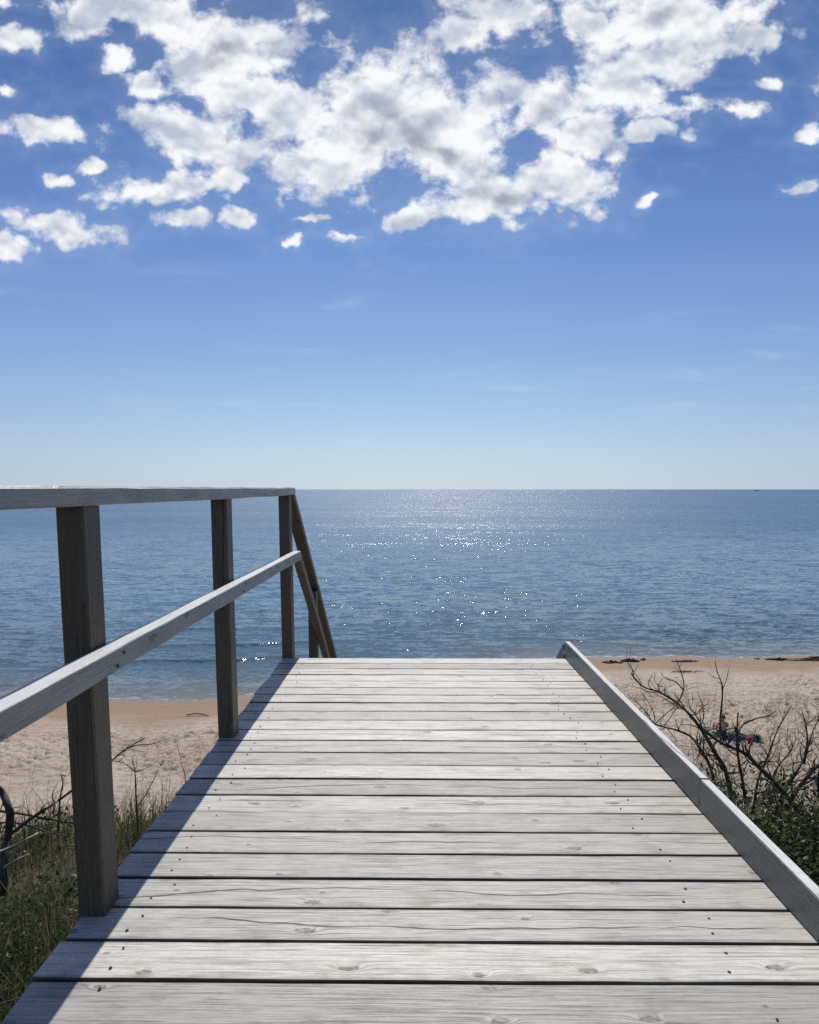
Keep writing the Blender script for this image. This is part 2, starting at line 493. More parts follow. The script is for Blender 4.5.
PITCHB = .1200
TH = .028
g = Geo()
planks = []
y = YE
k = 0
while y > -2.6:
    gap = random.uniform(.0030, .0062)
    if k in (6, 13, 18, 21): gap += .0025
    w = PITCHB - gap
    yc = y - w / 2
    planks.append((yc, w))
    y -= PITCHB; k += 1
for i, (yc, w) in enumerate(planks):
    xl = XL + random.uniform(-.006, .004)
    tilt = random.uniform(-.0022, .0022)
    z = DECK - TH / 2 + random.uniform(-.0012, .0012)
    g.timber((xl, yc - tilt, z), (XK + .056, yc + tilt, z), w, TH, side=(0, 1, 0), rnd=random.random(), ch=.0022, seg=26, wob=.0011, ends=(random.uniform(-.04, .04), 0))
decking = g.build('decking', M['deck'], walk)

# screws, two at each bearer, on the planks the photograph shows
m, t, b = material('rusty_screw')
b.inputs['Base Color'].default_value = (.03, .022, .018, 1); b.inputs['Metallic'].default_value = .4; b.inputs['Roughness'].default_value = .6
M['screw'] = m
def disc(x, y, z, r, name='screw'):
    n = 10; vs = []; fs = []
    for j, (rr, zz) in enumerate(((r, .0002), (r * .9, .0009), (r * .35, .0010), (r * .3, .0004))):
        for i in range(n):
            a = 2 * math.pi * i / n
            vs.append((x + rr * math.cos(a), y + rr * math.sin(a), z + zz))
    for j in range(3):
        for i in range(n):
            i2 = (i + 1) % n
            fs.append((j * n + i, j * n + i2, (j + 1) * n + i2, (j + 1) * n + i))
    fs.append(tuple(3 * n + i for i in range(n)))
    me = bpy.data.meshes.new(name); me.from_pydata(vs, [], fs)
    return me
for i, (yc, w) in enumerate(planks[:25]):
    for xx in (-.640 * H, .677 * H):
        for s_ in (-1, 1):
            x = xx + random.uniform(-.022, .022) + s_ * .012
            y = yc + s_ * w * random.uniform(.22, .30)
            if random.random() < .18: continue
            o = link('screw', disc(x, y, DECK + .0015, random.uniform(.0028, .0042)), M['screw'], decking)

# bearers, joists and legs under the planks
for x in (-.640 * H, .02, .677 * H):
    Geo().timber((x, -2.6, DECK - TH - .075), (x, YE - .01, DECK - TH - .075), .045, .145, seg=8).build('joist', M['post'], walk)
Geo().timber((XL + .01, YE + .012, DECK - .105), (XK + .05, YE + .012, DECK - .105), .045, .02, side=(0, 0, 1), seg=8).build('end_board', M['rail'], walk)
for x in (-.640 * H + .05, .677 * H + .05):
    for y in (-1.6, .9, 3.4):
        z0 = gz(x, y) - .3
        Geo().timber((x, y, z0), (x, y, DECK - TH - .01), .07, .07, side=(1, 0, 0), seg=5).build('leg', M['post'], walk)

# kerb: boards standing on edge along the right side, on top of the planks
KH = .102; KT = .031
kx = XK + KT / 2
ky = [-2.6, .55, on(707, 812, DECK).y, on(603, 702, DECK).y, YE + .02]
ky = [-2.6, -.2, on(700, 809, DECK).y, on(604, 703, DECK).y, YE + .02]
for a, b_ in zip(ky[:-1], ky[1:]):
    dz = random.uniform(-.0015, .0025)
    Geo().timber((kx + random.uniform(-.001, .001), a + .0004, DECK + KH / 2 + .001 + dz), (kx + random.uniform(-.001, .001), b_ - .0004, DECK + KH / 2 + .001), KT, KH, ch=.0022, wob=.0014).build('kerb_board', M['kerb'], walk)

# railing
PW, PD = .066, .080
px_c = P1 - PW / 2
TOPZ = EYE.z + .008
RT = .046; RW = .098
YEND = YE
post_y = [YP[0] - 2.6, YP[0] - 1.30, YP[0], YP[1], YE - PD * .0]
for i, y in enumerate(post_y):
    lean = .004
    Geo().timber((px_c + .0, y + PD / 2, DECK + .0005 if i < 4 else DECK - .5), (px_c - lean, y + PD / 2, TOPZ - RT - .001), PW, PD, side=(1, 0, 0), rnd=random.random(), ch=.004, wob=.0014).build('railing_post', M['post'], walk)
rx = P1 + .014 - RW / 2
S = .78
re = YE + PD + .03
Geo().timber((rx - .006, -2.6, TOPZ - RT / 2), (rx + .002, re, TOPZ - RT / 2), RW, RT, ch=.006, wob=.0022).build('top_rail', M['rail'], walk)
MW, MH = .050, .056
mx = P1 + MW / 2 + .001
MZ = DECK + .636 * H - MH / 2
me_ = YE + .06
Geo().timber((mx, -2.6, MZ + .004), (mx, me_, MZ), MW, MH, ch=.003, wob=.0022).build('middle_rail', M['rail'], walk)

for y in post_y:
    for s_ in (-1, 1):
        me = disc(0, 0, 0, .0055)
        bo_ = link('bolt', me, M['screw'], walk)
        me.transform(Matrix.Translation((mx + MW / 2 + .0005, y + PD / 2 + s_ * .018, MZ + s_ * .012)) @ Matrix.Rotation(math.pi / 2, 4, 'Y'))
# stairs down the dune, parallel to the slope
toe_y = YE + (DECK - 1.25) / S
nst = int((toe_y - YE) / .235)
g = Geo()
for i in range(1, nst + 1):
    y = YE + i * .235
    g.timber((XL + .05, y - .06, DECK - i * .235 * S), (XK + .0, y - .06, DECK - i * .235 * S), .25, .035, side=(0, 1, 0), seg=4)
g.build('stair_tread', M['deck'], walk)
def sloped(x, dz, y0, name, w, h, mat, y1=None):
    y1 = y1 or toe_y
    return Geo().timber((x, y0, DECK + dz - (y0 - YE) * S), (x, y1, DECK + dz - (y1 - YE) * S), w, h, ch=.005, wob=.002, seg=60).build(name, mat, walk)
sloped(XL + .02, -.12, YE + .05, 'stringer', .045, .2, M['post'])
sloped(XK + .03, -.12, YE + .05, 'stringer', .045, .2, M['post'])
sloped(kx - .002, .052, YE + .028, 'stair_kerb', .045, .115, M['kerb'])
sloped(rx + .004, H - RT / 2 - .002 + re * 0 + (re - YE) * S, re - .002, 'stair_top_rail', .078, RT, M['post'])
sloped(mx, .636 * H - MH / 2 + (me_ - YE) * S, me_ - .002, 'stair_middle_rail', MW, MH, M['post'])
yy = YE + 1.02
while yy < toe_y - .2:
    zr = DECK + H + (re - YE) * S - (yy - YE) * S - RT * 1.25
    Geo().timber((px_c, yy, min(gz(px_c, yy), zr - 1.3) - .3), (px_c, yy, zr - .02), PW, PD, side=(1, 0, 0), ch=.004, seg=8).build('railing_post', M['post'], walk)
    yy += 1.28

# =================================================================== PLANTS
def bark(name, a, b_):
    m, t, bs = material(name)
    pos = t.new('ShaderNodeTexCoord').outputs['Object']
    n = t.noise(pos, 60, 4, .65); n2 = t.noise(pos, 9, 3)
    c = t.mix(t.ramp(n, .35, .65), a, b_)
    c = t.mix(t.math('MULTIPLY', t.ramp(n2, .5, .65), .5), c, (.13, .14, .10))
    t.l.new(c, bs.inputs['Base Color']); bs.inputs['Roughness'].default_value = .8
    t.l.new(t.bump(n, .6, .003), bs.inputs['Normal'])
    return m
M['bark'] = bark('dark_bark', (.030, .024, .019), (.085, .070, .055))
M['dead'] = bark('dead_pale_wood', (.20, .17, .13), (.36, .32, .26))

class Tubes:
    def __init__(s): s.v = []; s.f = []
    def tube(s, pts, rads, sides=6):
        # smooth path
        P = [Vector(p) for p in pts]
        out = []; R = []
        for i in range(len(P) - 1):
            p0 = P[max(i - 1, 0)]; p1 = P[i]; p2 = P[i + 1]; p3 = P[min(i + 2, len(P) - 1)]
            n = 3
            for k in range(n):
                tt = k / n
                q = .5 * ((2 * p1) + (p2 - p0) * tt + (2 * p0 - 5 * p1 + 4 * p2 - p3) * tt ** 2 + (3 * p1 - p0 - 3 * p2 + p3) * tt ** 3)
                out.append(q); R.append(rads[i] + (rads[i + 1] - rads[i]) * tt)
        out.append(P[-1]); R.append(rads[-1])
        base = len(s.v)
        n = len(out)
        for i, q in enumerate(out):
            d = (out[min(i + 1, n - 1)] - out[max(i - 1, 0)]).normalized()
            a = d.orthogonal().normalized() if abs(d.z) < .9 else d.cross(Vector((1, 0, 0))).normalized()
            a = (Vector((0, 1, 0)) - d * d.y); a = a.normalized() if a.length > .1 else d.orthogonal().normalized()
            b = d.cross(a)
            rr = R[i] * random.uniform(.85, 1.15)
            for k in range(sides):
                an = 2 * math.pi * k / sides
                s.v.append(q + a * (math.cos(an) * rr) + b * (math.sin(an) * rr))
        for i in range(n - 1):
            for k in range(sides):
                k2 = (k + 1) % sides
                s.f.append((base + i * sides + k, base + i * sides + k2, base + (i + 1) * sides + k2, base + (i + 1) * sides + k))
        s.f.append(tuple(base + k for k in range(sides))[::-1])
        s.f.append(tuple(base + (n - 1) * sides + k for k in range(sides)))
        return out
    def twig(s, p, d, L, r, depth, gnarl=.35):
        """gnarly side shoot that forks"""
        n = max(3, int(L / .045))
        pts = [Vector(p)]; rad = [r]
        d = Vector(d).normalized()
        for i in range(n):
            d = (d + Vector((random.gauss(0, gnarl), random.gauss(0, gnarl * .8), random.gauss(.05, gnarl)))).normalized()
            pts.append(pts[-1] + d * (L / n)); rad.append(r * (1 - .7 * (i + 1) / n))
        s.tube(pts, rad, 5 if r > .003 else 4)
        if depth > 0:
            for i in range(1, n):
                if random.random() < .42:
                    dd = (d + Vector((random.gauss(0, .8), random.gauss(0, .6), random.gauss(.25, .6)))).normalized()
                    s.twig(pts[i], dd, L * random.uniform(.3, .6), rad[i] * .7, depth - 1, gnarl)
    def build(s, name, mat, parent=None):
        me = bpy.data.meshes.new(name); me.from_pydata([tuple(v) for v in s.v], [], s.f)
        return link(name, me, mat, parent, True)

def traced(tb, pts, r0, r1, Y0, Y1, twigs=0, tl=.16, depth=1):
    """a limb through points seen in the photograph, running from depth Y0 to Y1"""
    n = len(pts)
    P = [at(x, y, Y0 + (Y1 - Y0) * i / (n - 1) + random.uniform(-.04, .04)) for i, (x, y) in enumerate(pts)]
    r0 *= 1.45; r1 *= 1.35
    R = [r0 + (r1 - r0) * i / (n - 1) for i in range(n)]
    out = tb.tube(P, R, 7 if r0 > .005 else 5)
    for _ in range(int(twigs * 3.0)):
        i = random.randrange(len(out) // 5, len(out) - 1)
        d = (out[min(i + 1, len(out) - 1)] - out[i]).normalized()
        dd = d * .6 + Vector((random.gauss(0, .7), random.gauss(0, .5), random.gauss(.35, .5)))
        fr = i / len(out)
        tb.twig(out[i], dd, tl * random.uniform(.5, 1.2), max(.0012, (r0 + (r1 - r0) * fr) * .5), depth)
    return out

# right: bare gnarly shrub
tb = Tubes()
gy = 3.35
traced(tb, [(742, 850), (735, 815), (726, 773), (717, 756), (703, 732), (690, 715), (676, 702), (659, 692), (642, 686), (631, 673)], .011, .0022, 3.25, 3.75, 9, .17, 2)
traced(tb, [(690, 716), (703, 729), (720, 742), (744, 753), (758, 766), (775, 783), (795, 808), (806, 830)][::-1], .010, .005, 3.15, 3.6, 7, .16, 2)
traced(tb, [(678, 702), (682, 694), (684, 685), (681, 672), (676, 659)], .0035, .0014, 3.68, 3.8, 2, .08)
traced(tb, [(683, 690), (676, 682), (667, 679), (661, 674)], .0028, .0012, 3.7, 3.75, 1, .06)
traced(tb, [(721, 745), (720, 722), (722, 702), (722, 685), (717, 671), (715, 661)], .0050, .0014, 3.5, 3.75, 2, .07)
traced(tb, [(722, 690), (726, 681), (729, 668)], .0026, .0012, 3.7, 3.75, 0)
traced(tb, [(720, 679), (714, 677), (708, 673)], .0018, .0010, 3.7, 3.74, 0)
traced(tb, [(748, 830), (744, 790), (738, 756), (737, 732), (738, 712)], .0075, .0024, 3.3, 3.5, 4, .12, 1)
traced(tb, [(737, 732), (744, 724), (758, 718), (768, 716), (776, 711)], .0042, .0016, 3.5, 3.7, 4, .08)
traced(tb, [(742, 735), (733, 728), (722, 731), (712, 728), (700, 727)], .003, .0014, 3.55, 3.7, 2, .08)
traced(tb, [(752, 825), (758, 780), (768, 756), (778, 729), (792, 705)], .0058, .0015, 3.3, 3.6, 5, .12, 1)
traced(tb, [(722, 830), (714, 783), (710, 766), (700, 749), (690, 736), (673, 729), (655, 724), (646, 712), (634, 699)], .0075, .0015, 3.3, 3.8, 9, .14, 2)
traced(tb, [(700, 728), (704, 712), (697, 691)], .003, .0012, 3.6, 3.75, 2, .08)
traced(tb, [(655, 722), (652, 708), (640, 690)], .0022, .0011, 3.75, 3.8, 2, .07)
traced(tb, [(655, 724), (668, 712), (684, 700)], .0022, .0014, 3.7, 3.75, 2, .07)
traced(tb, [(663, 727), (672, 715), (679, 704)], .0022, .0014, 3.72, 3.75, 1, .07)
for _ in range(34):
    xx, yy_ = random.uniform(1.22, 2.0), random.uniform(2.9, 3.8)
    tb.twig((xx, yy_, gz(xx, yy_) - .03), (random.gauss(-.1, .35), random.gauss(0, .2), 1), random.uniform(.5, .95), random.uniform(.0026, .0042), 2, .22)
root = at(745, 850, 3.25)
rs = empty('bare_shrub', (root.x, root.y, gz(root.x, root.y)), 'nearly leafless dark gnarled shrub close beside the kerb, its forked tips reaching over the sand', 'shrub')
tb.build('branches', M['bark'], rs)
# second shrub further right, cut by the frame
tb = Tubes()
for _ in range(26):
    xx, yy_ = random.uniform(1.75, 2.7), random.uniform(2.8, 3.6)
    tb.twig((xx, yy_, gz(xx, yy_) - .03), (random.gauss(0, .35), random.gauss(0, .2), 1), random.uniform(.6, 1.1), random.uniform(.0026, .0042), 2, .22)
traced(tb, [(772, 850), (776, 815), (785, 790), (799, 768), (806, 750), (807, 733), (802, 710)], .0085, .0018, 3.2, 3.5, 7, .14, 2)
traced(tb, [(778, 822), (788, 805), (800, 786), (819, 765), (838, 752)], .0100, .004, 3.2, 3.3, 5, .16, 2)
traced(tb, [(804, 764), (809, 743), (817, 722), (830, 705)], .0042, .0014, 3.4, 3.6, 3, .12, 1)
traced(tb, [(812, 860), (822, 815), (818, 780), (826, 750), (835, 720)], .008, .002, 3.1, 3.3, 6, .16, 2)
traced(tb, [(775, 820), (768, 795), (776, 770), (790, 752), (796, 738)], .0045, .0014, 3.25, 3.4, 5, .12, 1)
traced(tb, [(850, 880), (862, 820), (880, 770), (900, 720)], .011, .003, 2.9, 3.2, 8, .2, 2)
root = at(790, 860, 3.1)
r2 = empty('bare_shrub', (root.x, root.y, gz(root.x, root.y)), 'bare dark shrub at the right edge of the photo, rising out of leafy green bush', 'shrub')
tb.build('branches', M['bark'], r2)

# leafy bush low beside the kerb
def leafmat(name, a, b_, c_=None, tr=.35):
    m, t, bs = material(name)
    r = t.attr('rnd')
    c = t.mix(t.ramp(r, 0, 1, smooth=False), a, b_)
    if c_: c = t.mix(t.ramp(r, .66, .76), c, c_)
    t.l.new(c, bs.inputs['Base Color']); bs.inputs['Roughness'].default_value = .5
    tl = t.new('ShaderNodeBsdfTranslucent'); t.l.new(c, tl.inputs[0])
    mx_ = t.new('ShaderNodeMixShader'); mx_.inputs[0].default_value = tr
    t.l.new(bs.outputs[0], mx_.inputs[1]); t.l.new(tl.outputs[0], mx_.inputs[2])
    t.l.new(mx_.outputs[0], m.node_tree.nodes['Material Output'].inputs['Surface'])
    return m
M['leaf'] = leafmat('bush_leaf', (.038, .070, .022), (.095, .145, .042), (.16, .17, .07), .45)
M['grass'] = leafmat('dune_grass', (.036, .064, .019), (.100, .122, .042), (.22, .155, .085), .45)

def leaves(C, L, Wd, rnd=None):
    """little folded leaves, 6 vertices each, at points C"""
    n = len(C)
    d = RNG.normal(size=(n, 3)); d[:, 2] = np.abs(d[:, 2]) * .6 + .1
    d /= np.linalg.norm(d, axis=1)[:, None]
    q = RNG.normal(size=(n, 3)); s = np.cross(d, q); s /= np.linalg.norm(s, axis=1)[:, None]
    up = np.cross(s, d)
    L = (L * RNG.uniform(.6, 1.2, n))[:, None]; W = (Wd * RNG.uniform(.7, 1.2, n))[:, None]
    v = np.stack([C, C + d * L * .45 + s * W + up * W * .4, C + d * L, C + d * L * .45 - s * W + up * W * .4], 1)
    V = v.reshape(-1, 3)
    i = np.arange(n)[:, None] * 4
    Qd = np.concatenate([i + np.array([[0, 1, 2]]), i + np.array([[0, 2, 3]])])
    r = RNG.uniform(size=n) if rnd is None else rnd
    return V, Qd, np.repeat(r, 4)

def bush(cx, cy, hw, hd, hh, nst, nl, label, seed):
    random.seed(seed)
    z0 = gz(cx, cy)
    root = empty('leafy_bush', (cx, cy, z0), label, 'bush', 'leafy green bushes on the dune')
    tb = Tubes(); tips = []
    for i in range(nst):
        a = random.uniform(0, 6.28); rr = random.random() ** .5
        bx, by = cx + math.cos(a) * hw * rr * .6, cy + math.sin(a) * hd * rr * .6
        p = Vector((bx, by, gz(bx, by) - .03))
        d = Vector((math.cos(a) * rr * .6, math.sin(a) * rr * .4, 1)).normalized()
        L = hh * random.uniform(.6, 1.05); n = 7
        pts = [p]; rad = [.005]
        for k in range(n):
            d = (d + Vector((random.gauss(0, .2), random.gauss(0, .2), .02))).normalized()
            pts.append(pts[-1] + d * L / n); rad.append(.005 * (1 - .75 * (k + 1) / n))
            tips.append((pts[-1], k / n))
            if random.random() < .6 and k > 1:
                dd = (d + Vector((random.gauss(0, .9), random.gauss(0, .9), .1))).normalized()
                sp = [pts[-1]]
                for j in range(3):
                    sp.append(sp[-1] + dd * random.uniform(.03, .06)); tips.append((sp[-1], k / n))
                tb.tube(sp, [.002, .0017, .0014, .001], 4)
        tb.tube(pts, rad, 5)
    tb.build('branches', M['bark'], root)
    T = np.array([tuple(p) for p, k in tips]); kk = np.array([k for p, k in tips])
    idx = RNG.integers(0, len(T), nl)
    C = T[idx] + RNG.normal(size=(nl, 3)) * .028
    V, Qd, r = leaves(C, .034, .009)
    me = np_mesh('leaves', V, Qd, {'rnd': r})
    link('leaves', me, M['leaf'], root)
    return root
bush(1.62, 2.55, .42, .45, .44, 55, 5200, 'dense low green bush right against the kerb, below the bare shrub', 21)
bush(2.12, 3.05, .50, .45, .50, 60, 5600, 'leafy green bush at the right edge, bare shrub stems rising out of it', 22)
bush(1.75, 1.7, .35, .5, .5, 35, 2600, 'leafy green bush just outside the lower right of the view by the kerb', 23)

bush(1.42, 3.05, .32, .45, .52, 80, 5200, 'thin pale green bush by the kerb, under the tips of the bare shrub', 24)
# left: stump of a dead shrub with a long branch passing behind the front post
tb = Tubes()
traced(tb, [(2, 905), (3, 880), (4, 858), (7, 841), (9, 829), (10, 814), (7, 804), (3, 794), (-4, 786)], .0150, .0100, 2.75, 2.8, 0)
traced(tb, [(8, 836), (29, 820), (44, 810), (59, 800), (70, 792), (90, 777), (110, 762), (126, 749), (145, 738)], .0062, .0022, 2.8, 3.3, 3, .12, 1)
traced(tb, [(126, 749), (138, 745), (152, 744), (170, 738)], .0028, .0012, 3.25, 3.35, 1, .05)
traced(tb, [(-12, 809), (0, 811), (22, 814), (48, 819), (72, 823), (95, 830)], .0048, .003, 2.8, 3.0, 4, .12, 1)
traced(tb, [(-10, 826), (8, 822), (30, 826), (46, 832), (66, 836)], .0035, .002, 2.85, 3.0, 3, .10, 1)
traced(tb, [(60, 850), (58, 832), (59, 816), (60, 798), (63, 784), (61, 775)], .0040, .0018, 3.0, 3.05, 2, .08)
traced(tb, [(66, 776), (61, 775), (55, 775)], .0016, .0012, 3.05, 3.05, 0)
traced(tb, [(26, 850), (25, 830), (24, 812)], .0022, .0014, 2.9, 2.95, 1, .05)
traced(tb, [(84, 872), (75, 882), (61, 898), (38, 919), (18, 930), (6, 934)], .0050, .0032, 2.75, 2.45, 2, .08)
p = at(3, 905, 2.75)
dl = empty('dead_shrub', (p.x, p.y, gz(p.x, p.y)), 'thick dark dead stem at the left edge, one branch passing behind the nearest post', 'shrub')
tb.build('branches', M['bark'], dl)
# slender forked seedling between the two nearest posts
tb = Tubes()
traced(tb, [(139, 870), (138, 831), (136, 797), (135, 772), (132, 758)], .0040, .0015, 3.2, 3.25, 2, .07)
traced(tb, [(135, 772), (124, 763), (111, 761)], .0020, .0011, 3.24, 3.3, 1, .04)
traced(tb, [(135, 772), (143, 770), (150, 766)], .0020, .0011, 3.24, 3.3, 2, .04)
traced(tb, [(138, 806), (147, 793), (152, 783), (158, 770)], .0022, .0011, 3.22, 3.3, 3, .05)
p = at(139, 870, 3.2)
sd = empty('sapling', (p.x, p.y, gz(p.x, p.y)), 'thin leafless forked sapling in the grass between the two nearest railing posts', 'sapling')
tb.build('branches', M['bark'], sd)
tb = Tubes()
traced(tb, [(188, 800), (185, 776), (182, 765), (177, 744)], .0018, .0010, 3.6, 3.65, 2, .04)
p = at(188, 800, 3.6)
o = tb.build('dry_stalk', M['bark'])
tag(o, 'single thin dry stalk rising at the plank ends short of the second post', 'stalk')
for pts, r, Yd, lb in (([(-4, 853), (12, 847), (25, 840), (38, 833)], .0042, 2.6, 'pale dead stick lying aslant in the grass, upper of two at the left edge'),
                       ([(4, 868), (15, 861), (29, 854)], .0040, 2.5, 'short pale dead stick in the grass, just below a longer one at the left edge'),
                       ([(-8, 952), (6, 957), (16, 960), (34, 967)], .0030, 2.25, 'pale dead stick poking toward the plank ends near the bottom left corner')):
    tb = Tubes(); traced(tb, pts, r, r * .6, Yd, Yd + .05, 1, .04, 0)
    tag(tb.build('dead_stick', M['dead']), lb, 'stick', 'pale dead sticks in the grass')

# grass
def grass_blades(x, y, h, w, lean=.35):
    n = len(x)
    z = ground_z(x, y) - .02
    a = RNG.uniform(0, 2 * np.pi, n); l = np.abs(RNG.normal(0, lean, n))
    fx, fy = np.cos(a), np.sin(a)
    b = RNG.uniform(0, np.pi, n); sx_, sy_ = np.cos(b), np.sin(b)
    out = []
    for t_, wf in ((0, 1), (.4, .9), (.75, .55), (1.0, .12)):
        hx = x + fx * l * h * t_ ** 1.8; hy = y + fy * l * h * t_ ** 1.8; hz_ = z + h * t_ * (1 - .25 * l * t_)
        out.append(np.stack([hx - sx_ * w * wf, hy - sy_ * w * wf, hz_], 1)); out.append(np.stack([hx + sx_ * w * wf, hy + sy_ * w * wf, hz_], 1))
    V = np.stack(out, 1).reshape(-1, 3)
    i = np.arange(n)[:, None] * 8
    Q = np.concatenate([i + np.array([[k, k + 1, k + 3, k + 2]]) for k in (0, 2, 4)])
    r = np.clip(RNG.beta(1.6, 1.8, n) + .35 * (fbm(x * 1.2, y * 1.2, 300, 2) - .5), 0, 1)
    return V, Q, np.repeat(r, 8)
def scatter(n, x0, x1, y0, y1, dens):
    x = RNG.uniform(x0, x1, n); y = RNG.uniform(y0, y1, n)
    k = RNG.uniform(size=n) < dens(x, y)
    return x[k], y[k]
Vs, Qs, Rs = [], [], []
def addg(x, y, h, w, lean=.35):
    off = sum(len(v) for v in Vs)
    V, Q, r = grass_blades(x, y, h, w, lean)
    Vs.append(V); Qs.append(Q + off); Rs.append(r)
clump = lambda x, y: sstep(.34, .60, fbm(x * 2.3, y * 2.3, 200, 3))
def outside(x): return (x < XL + .05) | (x > XK + .05)
x, y = scatter(42000, -3.6, XL + .06, .3, 4.4, lambda x, y: (.25 + .75 * clump(x, y)))
addg(x, y, RNG.uniform(.08, .26, len(x)) * (.6 + .7 * clump(x, y)), .0017 + 0 * x, .6)
x, y = scatter(16000, XK + .03, 4.2, .3, 4.6, lambda x, y: (.2 + .8 * clump(x, y)))
addg(x, y, RNG.uniform(.12, .36, len(x)) * (.6 + .7 * clump(x, y)), .0016 + 0 * x, .45)
x, y = scatter(9000, XL, XK, .0, 6, lambda x, y: .5 * clump(x, y))
addg(x, y, RNG.uniform(.08, .25, len(x)), .0016 + 0 * x)
x, y = scatter(42000, -12, 13, -3, 12.5, lambda x, y: .15 + .85 * clump(x * .5, y * .5))
addg(x, y, RNG.uniform(.12, .34, len(x)), .0035 + 0 * x, .45)
me = np_mesh('grass', np.concatenate(Vs), np.concatenate(Qs), {'rnd': np.concatenate(Rs)})
tag(link('grass', me, M['grass']), 'green and straw coloured grass covering the dune beside the boardwalk', 'grass', kind='stuff')
# dry weeds: brownish thin stems with seed heads right of the kerb
tb = Tubes()
for i in range(420):
    if i % 3: xx, yy_ = random.uniform(XK + .12, 2.9), random.uniform(2.6, 4.3)
    else: xx, yy_ = random.uniform(-2.6, XL - .05), random.uniform(1.5, 4.0)
    tb.twig((xx, yy_, gz(xx, yy_) - .02), (random.gauss(0, .15), random.gauss(0, .15), 1), random.uniform(.22, .55), .0016, 1, .12)
M['weed'] = bark('weed_stem', (.14, .10, .06), (.26, .20, .12))
tag(tb.build('dry_weeds', M['weed']), 'tangle of thin straw brown weed stems standing in the dune grass', 'weeds', kind='stuff')
# creeping ground cover leaves
n = 34000
x, y = scatter(n, -3.0, 3.4, .8, 4.3, lambda x, y: np.where(outside(x), clump(x + 9, y) ** 2, 0))
C = np.stack([x, y, ground_z(x, y) + RNG.uniform(.0, .16, len(x))], 1)
V, Q, r = leaves(C, .03, .010)
tag(link('ground_cover', np_mesh('ground_cover', V, Q, {'rnd': r}), M['leaf']), 'low dark green leaves creeping under the dune grass', 'ground cover', kind='stuff')

# =================================================================== SMALL THINGS ON THE BEACH
def simple_mat(name, colr, rough=.8, n_amt=.3, sc=12):
    m, t, b = material(name)
    pos = t.new('ShaderNodeTexCoord').outputs['Object']
    c = t.mix(t.math('MULTIPLY', t.ramp(t.noise(pos, sc, 4, .6), .35, .7), n_amt), colr, tuple(q * .45 for q in colr))
    t.l.new(c, b.inputs['Base Color']); b.inputs['Roughness'].default_value = rough
    return m
M['skin'] = simple_mat('tanned_skin', (.50, .29, .18), .55, .15, 6)
M['hair'] = simple_mat('dark_hair', (.03, .02, .015), .6, .4, 60)
M['shorts'] = simple_mat('dark_swimwear', (.03, .05, .09), .8)
M['towel'] = simple_mat('blue_towel', (.012, .045, .062), .95, .4, 9)
M['towel_edge'] = simple_mat('pale_towel_hem', (.12, .22, .24), .95, .2)
M['red'] = simple_mat('red_cloth', (.26, .035, .028), .9, .8, 12)
M['weedpile'] = simple_mat('seaweed_dark', (.115, .092, .055), .9, .6, 8)
M['rock'] = simple_mat('shore_rock', (.17, .16, .145), .8, .6, 5)
M['stone'] = simple_mat('pale_stone', (.55, .60, .62), .6, .3, 5)
M['hullw'] = simple_mat('ship_grey_paint', (.10, .13, .18), .6, .2, 1)

def bz(x, y): return float(beach_z(np.array([x]), np.array([y]))[0])
def hit(px, py, extra=0.0):
    """where the line of sight meets the beach"""
    z = .5
    for _ in range(30):
        p = on(px, py, z); z = bz(p.x, p.y)
    return p

# person sitting on a towel
pp = hit(722, 738)
def cloth_slab(name, cx, cy, L, W, th, mat, parent, ang=0., nx=30, ny=16, amp=.025, seed=1):
    xs = np.linspace(-L / 2, L / 2, nx); ys = np.linspace(-W / 2, W / 2, ny)
    X, Y = np.meshgrid(xs, ys); X = X.ravel(); Y = Y.ravel()
    gx = cx + X * math.cos(ang) - Y * math.sin(ang); gy_ = cy + X * math.sin(ang) + Y * math.cos(ang)
    Z = np.maximum(beach_z(gx, gy_), ground_z(gx, gy_)) + .05 + fbm(X * 4 + seed, Y * 4, seed, 3) * amp
    top = np.stack([gx, gy_, Z + th], 1); bot = np.stack([gx, gy_, Z - .05], 1)
    i = np.arange(nx * ny).reshape(ny, nx); N = nx * ny
    f = [tuple(q) for q in np.stack([i[:-1, :-1].ravel(), i[:-1, 1:].ravel(), i[1:, 1:].ravel(), i[1:, :-1].ravel()], 1)]
    rim = list(i[0, :]) + list(i[1:, -1]) + list(i[-1, :-1][::-1]) + list(i[1:-1, 0][::-1])
    for a, b_ in zip(rim, rim[1:] + rim[:1]):
        f.append((int(b_), int(a), int(a) + N, int(b_) + N))
    f += [tuple(int(q) + N for q in reversed(ff)) for ff in f[:(nx - 1) * (ny - 1)]]
    me = bpy.data.meshes.new(name); me.from_pydata([tuple(v) for v in np.concatenate([top, bot])], [], [tuple(int(q) for q in ff) for ff in f])
    return link(name, me, mat, parent, True)
tw = empty('beach_towel', (pp.x + .62, pp.y - .05, bz(pp.x + .62, pp.y)), 'dark blue towel spread on the sand under the sitting person', 'towel')
cloth_slab('cloth', pp.x + .62, pp.y - .05, 2.0, .85, .012, M['towel'], tw, -.28)
for s_ in (-1, 1):
    ex = pp.x + .62 + s_ * .97 * math.cos(-.28); ey = pp.y - .05 + s_ * .97 * math.sin(-.28)
    cloth_slab('hem', ex, ey, .06, .86, .020, M['towel_edge'], tw, -.28, nx=4, ny=16)

